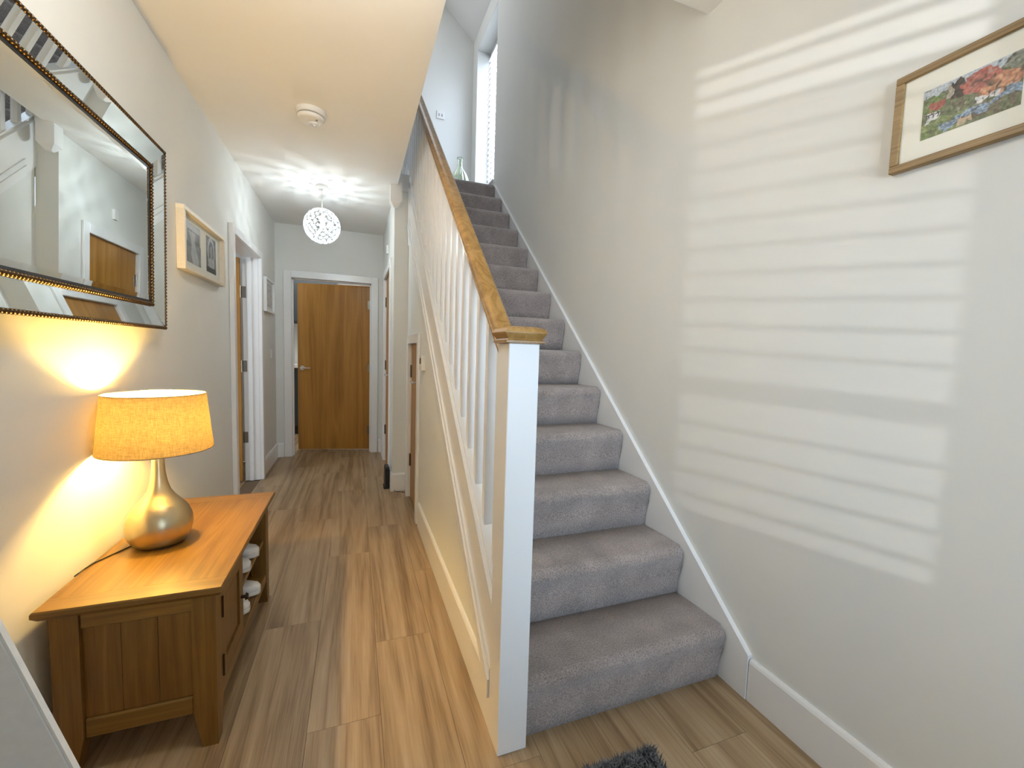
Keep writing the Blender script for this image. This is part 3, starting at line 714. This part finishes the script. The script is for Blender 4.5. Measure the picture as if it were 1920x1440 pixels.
# double photo frame on the left wall
def grey1(u, v):
    n = vn(u*7, v*9); g = .10+.16*n
    if abs(u-(.55-.25*(v-.5)))<.16+.05*math.sin(v*9) and v < .8: g = .34+.1*n
    if v > .82: g = .30+.2*n
    if v > .5 and vn(u*12, 3) > .62: g = .42
    return (g*.92, g*.97, g)
def grey2(u, v):
    n = vn(u*8+3, v*12); g = .07+.12*n
    d = abs(math.hypot((u-.5)/.32, (v-.55)/.40)-1)
    if d < .16: g = .42
    if abs(u-.5) < .07 and .2 < v < .75: g = .30
    if .16 < v < .42 and abs(u-.5) < .36: g = .28+.18*n
    if v < .16: g = .03
    return (g*.93, g*.97, g)
FY0, FY1, FZ0, FZ1, fx = 2.52, 3.20, 1.598, 1.905, -.775
pc = tag(empty('photo_frame', (XL, 2.86, FZ0)), 'deep pale wood frame with two grey photographs between mirror and left door', 'picture')
fw = .02
for y0, y1, z0, z1 in ((FY0, FY1, FZ0, FZ0+fw), (FY0, FY1, FZ1-fw, FZ1), (FY0, FY0+fw, FZ0+fw, FZ1-fw), (FY1-fw, FY1, FZ0+fw, FZ1-fw)):
    part('frame_side', B(XL+.001, fx, y0, y1, z0, z1, bev=.001), M_PALE, pc)
part('mount', B(XL+.006, XL+.010, FY0+fw, FY1-fw, FZ0+fw, FZ1-fw), mat('cream_mount', (.66, .67, .60), .7), pc)
for fn, y0, y1 in ((grey1, 2.585, 2.835), (grey2, 2.93, 3.105)):
    p_ = painted('photograph', pc, (XL+.0108, y0, FZ0+.055), (0, y1-y0, 0), (0, 0, .205), 50, 50, fn); p_.matrix_parent_inverse = Matrix.Translation(-pc.location)
# small white frame near the back
def sketch(u, v):
    g = .50+.10*vn(u*5, v*6)
    if vn(u*16, v*20) > .6: g -= .14
    return (g, g*.99, g*.96)
FY0, FY1, FZ0, FZ1 = 4.60, 5.03, 1.562, 1.885; fx = XL+.028
pc = tag(empty('small_white_frame', (XL, 4.82, FZ0)), 'small white framed grey print on the left wall by the back corner', 'picture')
for y0, y1, z0, z1 in ((FY0, FY1, FZ0, FZ0+.018), (FY0, FY1, FZ1-.018, FZ1), (FY0, FY0+.018, FZ0+.018, FZ1-.018), (FY1-.018, FY1, FZ0+.018, FZ1-.018)):
    part('frame_side', B(XL+.001, fx, y0, y1, z0, z1, bev=.001), M_GLOSS, pc)
part('mount', B(XL+.006, XL+.010, FY0+.018, FY1-.018, FZ0+.018, FZ1-.018), mat('white_mount', (.75, .76, .74), .7), pc)
p_ = painted('print', pc, (XL+.011, FY0+.06, FZ0+.05), (0, .31, 0), (0, 0, .225), 40, 40, sketch); p_.matrix_parent_inverse = Matrix.Translation(-pc.location)

# ------------------------------------------------------------------ small fittings
def plate(name, label, cat, x0, x1, y0, y1, z0, z1, rocker=None, rm=M_WHITEP):
    t = tag(empty(name, ((x0+x1)/2, (y0+y1)/2, z0)), label, cat)
    part('face_plate', B(x0, x1, y0, y1, z0, z1, bev=.0018, seg=2), M_WHITEP, t)
    for r in rocker or []: part('rocker', B(*r, bev=.0008), rm, t)
    return t
plate('light_switch', 'white light switch on the left wall near the back corner', 'switch', XL, XL+.009, 4.92, 5.005, 1.11, 1.195, [(XL+.009, XL+.012, 4.95, 4.975, 1.135, 1.17)])
plate('landing_switch', 'white double light switch on the landing wall above the vase', 'switch', .915, 1.008, 5.291, 5.30, 4.022, 4.112, [(.937, .949, 5.287, 5.291, 4.052, 4.08), (.972, .984, 5.287, 5.291, 4.052, 4.08)], mat('grey_rocker', (.35, .35, .40), .4))
t = plate('thermostat', 'small white thermostat with dark display beside the under stair door', 'thermostat', XS-.026, XS, 2.735, 2.825, 1.105, 1.195)
part('display', B(XS-.0275, XS-.026, 2.752, 2.808, 1.145, 1.182), M_BLACK, t)
plate('alarm_contact', 'small white sensor above the corridor cupboard door', 'sensor', XC-.02, XC, 4.38, 4.44, 2.17, 2.25)
# smoke alarm
sx_, sy_ = -.235, 2.72
sa = tag(empty('smoke_alarm', (sx_, sy_, ZC-.05)), 'round white smoke alarm on the hall ceiling', 'alarm')
part('alarm_base', lathe([(.0, ZC), (.078, ZC), (.079, ZC-.008), (.077, ZC-.022), (.072, ZC-.026), (.0, ZC-.026)], sx_, sy_, 48), M_WHITEP, sa, False)
part('alarm_gap', lathe([(0, ZC-.026), (.064, ZC-.026), (.064, ZC-.033), (0, ZC-.033)], sx_, sy_, 48), mat('alarm_vent', (.22, .2, .17), .6), sa)
part('alarm_cover', lathe([(0, ZC-.031), (.070, ZC-.031), (.071, ZC-.036), (.066, ZC-.047), (.055, ZC-.051), (0, ZC-.052)], sx_, sy_, 48), M_WHITEP, sa, True)
part('test_button', lathe([(.026, ZC-.050), (.026, ZC-.0535), (.022, ZC-.057), (0, ZC-.058)], sx_+.012, sy_+.022, 32), mat('alarm_button', (.85, .87, .9), .12), sa, True)
part('sounder_hole', cyl(bmesh.new(), (sx_+.032, sy_-.022, ZC-.0525), (0, 0, 1), .006, .003, 12), M_DARKMET, sa)
# pendant with crystal petal globe
px, py, pz, PR = -.255, 3.88, 2.228, .138
pd = tag(empty('pendant_light', (px, py, pz)), 'globe pendant light of clear crystal petals hanging from the hall ceiling', 'pendant lamp')
part('ceiling_rose', lathe([(0, ZC), (.046, ZC), (.046, ZC-.018), (.040, ZC-.026), (0, ZC-.027)], px, py, 36), M_WHITEP, pd)
part('cord', cyl(bmesh.new(), (px, py, pz+.07), (0, 0, 1), .004, ZC-.026-pz-.07, 10), M_WHITEP, pd)
part('bulb_holder', cyl(bmesh.new(), (px, py, pz+.040), (0, 0, 1), .014, .040, 20), M_WHITEP, pd)
bl = bmesh.new(); bmesh.ops.create_uvsphere(bl, u_segments=20, v_segments=12, radius=.020, matrix=Matrix.Translation((px, py, pz)))
part('bulb', bl, emit('cool_bulb', (.93, .97, 1), 20), pd, True)
pm = bpy.data.materials.new('crystal_petal'); pm.use_nodes = True; nt = pm.node_tree; b_ = nt.nodes['Principled BSDF']
b_.inputs['Base Color'].default_value = (.92, .95, 1, 1); b_.inputs['Roughness'].default_value = .12
tr = nt.nodes.new('ShaderNodeBsdfTranslucent'); tr.inputs[0].default_value = (.85, .9, .97, 1); mx = nt.nodes.new('ShaderNodeMixShader'); mx.inputs[0].default_value = .75
nt.links.new(b_.outputs[0], mx.inputs[1]); nt.links.new(tr.outputs[0], mx.inputs[2]); nt.links.new(mx.outputs[0], nt.nodes['Material Output'].inputs[0])
bm = bmesh.new(); wr = bmesh.new(); NP = 175
for k in range(NP):
    zz = 1-2*(k+.5)/NP; t = k*PI*(3-math.sqrt(5)); rr_ = math.sqrt(1-zz*zz); nr = Vector((rr_*math.cos(t), rr_*math.sin(t), zz))
    if zz > .985: continue
    c = Vector((px, py, pz))+nr*PR; a = nr.orthogonal().normalized(); b = nr.cross(a); ph = random.random()*6
    for q in range(5):
        th = ph+q*2*PI/5; dd = a*math.cos(th)+b*math.sin(th); ee = nr.cross(dd); cc = c+dd*.0082
        vs = [bm.verts.new(cc+dd*(v.x*.0080)+ee*(v.y*.0046)+nr*(v.z*.0025)) for v in ico_v]
        for f in ico_f: bm.faces.new([vs[t_] for t_ in f])
part('crystal_petals', bm, pm, pd, True, 'stuff')
for k in range(6):
    a0 = k*PI/6; tube([(px+PR*.985*math.cos(t*PI/18)*math.cos(a0), py+PR*.985*math.cos(t*PI/18)*math.sin(a0), pz+PR*.985*math.sin(t*PI/18)) for t in range(37)], .0011, 5, wr)
for k in range(-3, 4):
    z_ = k*.25; r_ = math.sqrt(1-z_*z_)*PR*.985; tube([(px+r_*math.cos(t*PI/18), py+r_*math.sin(t*PI/18), pz+PR*z_*.985) for t in range(37)], .0011, 5, wr)
part('wire_globe', wr, M_CHROME, pd, True)
# router
rt_ = tag(empty('router', (.268, 3.86, 0)), 'slim black router standing on the floor against the corridor corner', 'router')
bm = bmesh.new(); R = []
for x_, d_ in ((.250, .012), (.256, 0), (.286, 0), (.290, .010)):
    R.append([bm.verts.new(p) for p in ((x_, 3.785+d_, .008+d_*.5), (x_, 3.945-d_, .008+d_*.5), (x_, 3.955-d_, .06), (x_, 3.945-d_, .185-d_), (x_, 3.800+d_, .195-d_), (x_, 3.785+d_, .180-d_))])
bm.faces.new(R[0]); bm.faces.new(R[-1][::-1])
for a, b in zip(R, R[1:]):
    for i in range(6): bm.faces.new((a[i], b[i], b[(i+1) % 6], a[(i+1) % 6]))
part('router_body', bm, M_BLACK, rt_)
part('router_foot', B(.240, .290, 3.80, 3.93, 0, .008, bev=.002), M_BLACK, rt_)
part('status_light', B(.2488, .2500, 3.82, 3.825, .10, .13), mat('grey_led_window', (.2, .22, .25), .3), rt_)
part('cable', tube([(.287, 3.79, .03), (.31, 3.75, .018), (.33, 3.70, .004), (.36, 3.685, .003), (.40, 3.66, .003), (.430, 3.535, .003)], .0028, 8), M_BLACK, rt_, True)

# glass vase on the landing
gl = mat('green_tinted_glass', (.80, .86, .74), .03, 0, Transmission_Weight=1.0, IOR=1.45)
vx, vy = 1.098, 4.80
vz = tag(empty('glass_vase', (vx, vy, LZ)), 'ribbed green tinted glass bottle vase on the landing by the window', 'vase')
rib = lambda t, z: .045*math.cos(t*12)*max(0, min(1, (3.30-z)/.05))
out = [(0.0, LZ+.001), (.075, LZ+.001), (.098, LZ+.03), (.112, LZ+.08), (.113, LZ+.13), (.104, LZ+.19), (.088, LZ+.24), (.062, LZ+.295), (.036, LZ+.335), (.028, LZ+.36), (.026, LZ+.42), (.029, LZ+.435), (.036, LZ+.442), (.036, LZ+.447), (.031, LZ+.449)]
inn = [(r-.004, z) for r, z in out[:0:-1] if r > .01 and z < LZ+.44]; inn[-1] = (inn[-1][0], LZ+.006)
part('vase_body', lathe(out+inn+[(0, LZ+.006)], vx, vy, 96, rib=rib), gl, vz, True)

# grey shag door mat, slightly rotated
dm = tag(empty('door_mat', (.62, .62, 0)), 'dark grey shaggy mat on the floor in front of the stairs', 'mat')
MX0, MX1, MY0, MY1 = .25, .872, .15, .985
part('mat_backing', B(MX0, MX1, MY0, MY1, .0005, .008), M_SHAG, dm)
bm = bmesh.new()
for k in range(15000):
    x_, y_ = random.uniform(MX0, MX1), MY1-(MY1-MY0)*random.random()**1.9
    a = random.uniform(0, 6.28); l_ = random.uniform(.018, .032); tl = random.uniform(.2, .9); w_ = .0016
    dx, dy = math.cos(a), math.sin(a)
    p0 = Vector((x_, y_, .006)); p1 = p0+Vector((dx*l_*tl*.4, dy*l_*tl*.4, l_*.6)); p2 = p0+Vector((dx*l_*tl, dy*l_*tl, l_*(1.0-.35*tl)))
    sd_ = Vector((-dy, dx, 0))*w_
    v = [bm.verts.new(q) for q in (p0-sd_, p0+sd_, p1+sd_, p1-sd_, p2)]
    bm.faces.new((v[0], v[1], v[2], v[3])); bm.faces.new((v[3], v[2], v[4]))
part('mat_pile', bm, M_SHAG, dm, False, 'stuff')

# pale slanted panel close to the camera, lower left
pl = tag(empty('leaning_panel', (-.52, .80, 0)), 'pale grey slanted panel at the lower left corner in front of the cabinet', 'panel')
part('panel_board', prism([(-.80, .001), (-.236, .001), (-.603, 1.19), (-.80, 1.19)], .80, .812, 'y', bev=.002, seg=2), M_PANEL, pl)
part('edge_strip', prism([(-.2358, .001), (-.2325, .001), (-.5995, 1.19), (-.6028, 1.19)], .801, .811, 'y'), M_PANEL, pl)
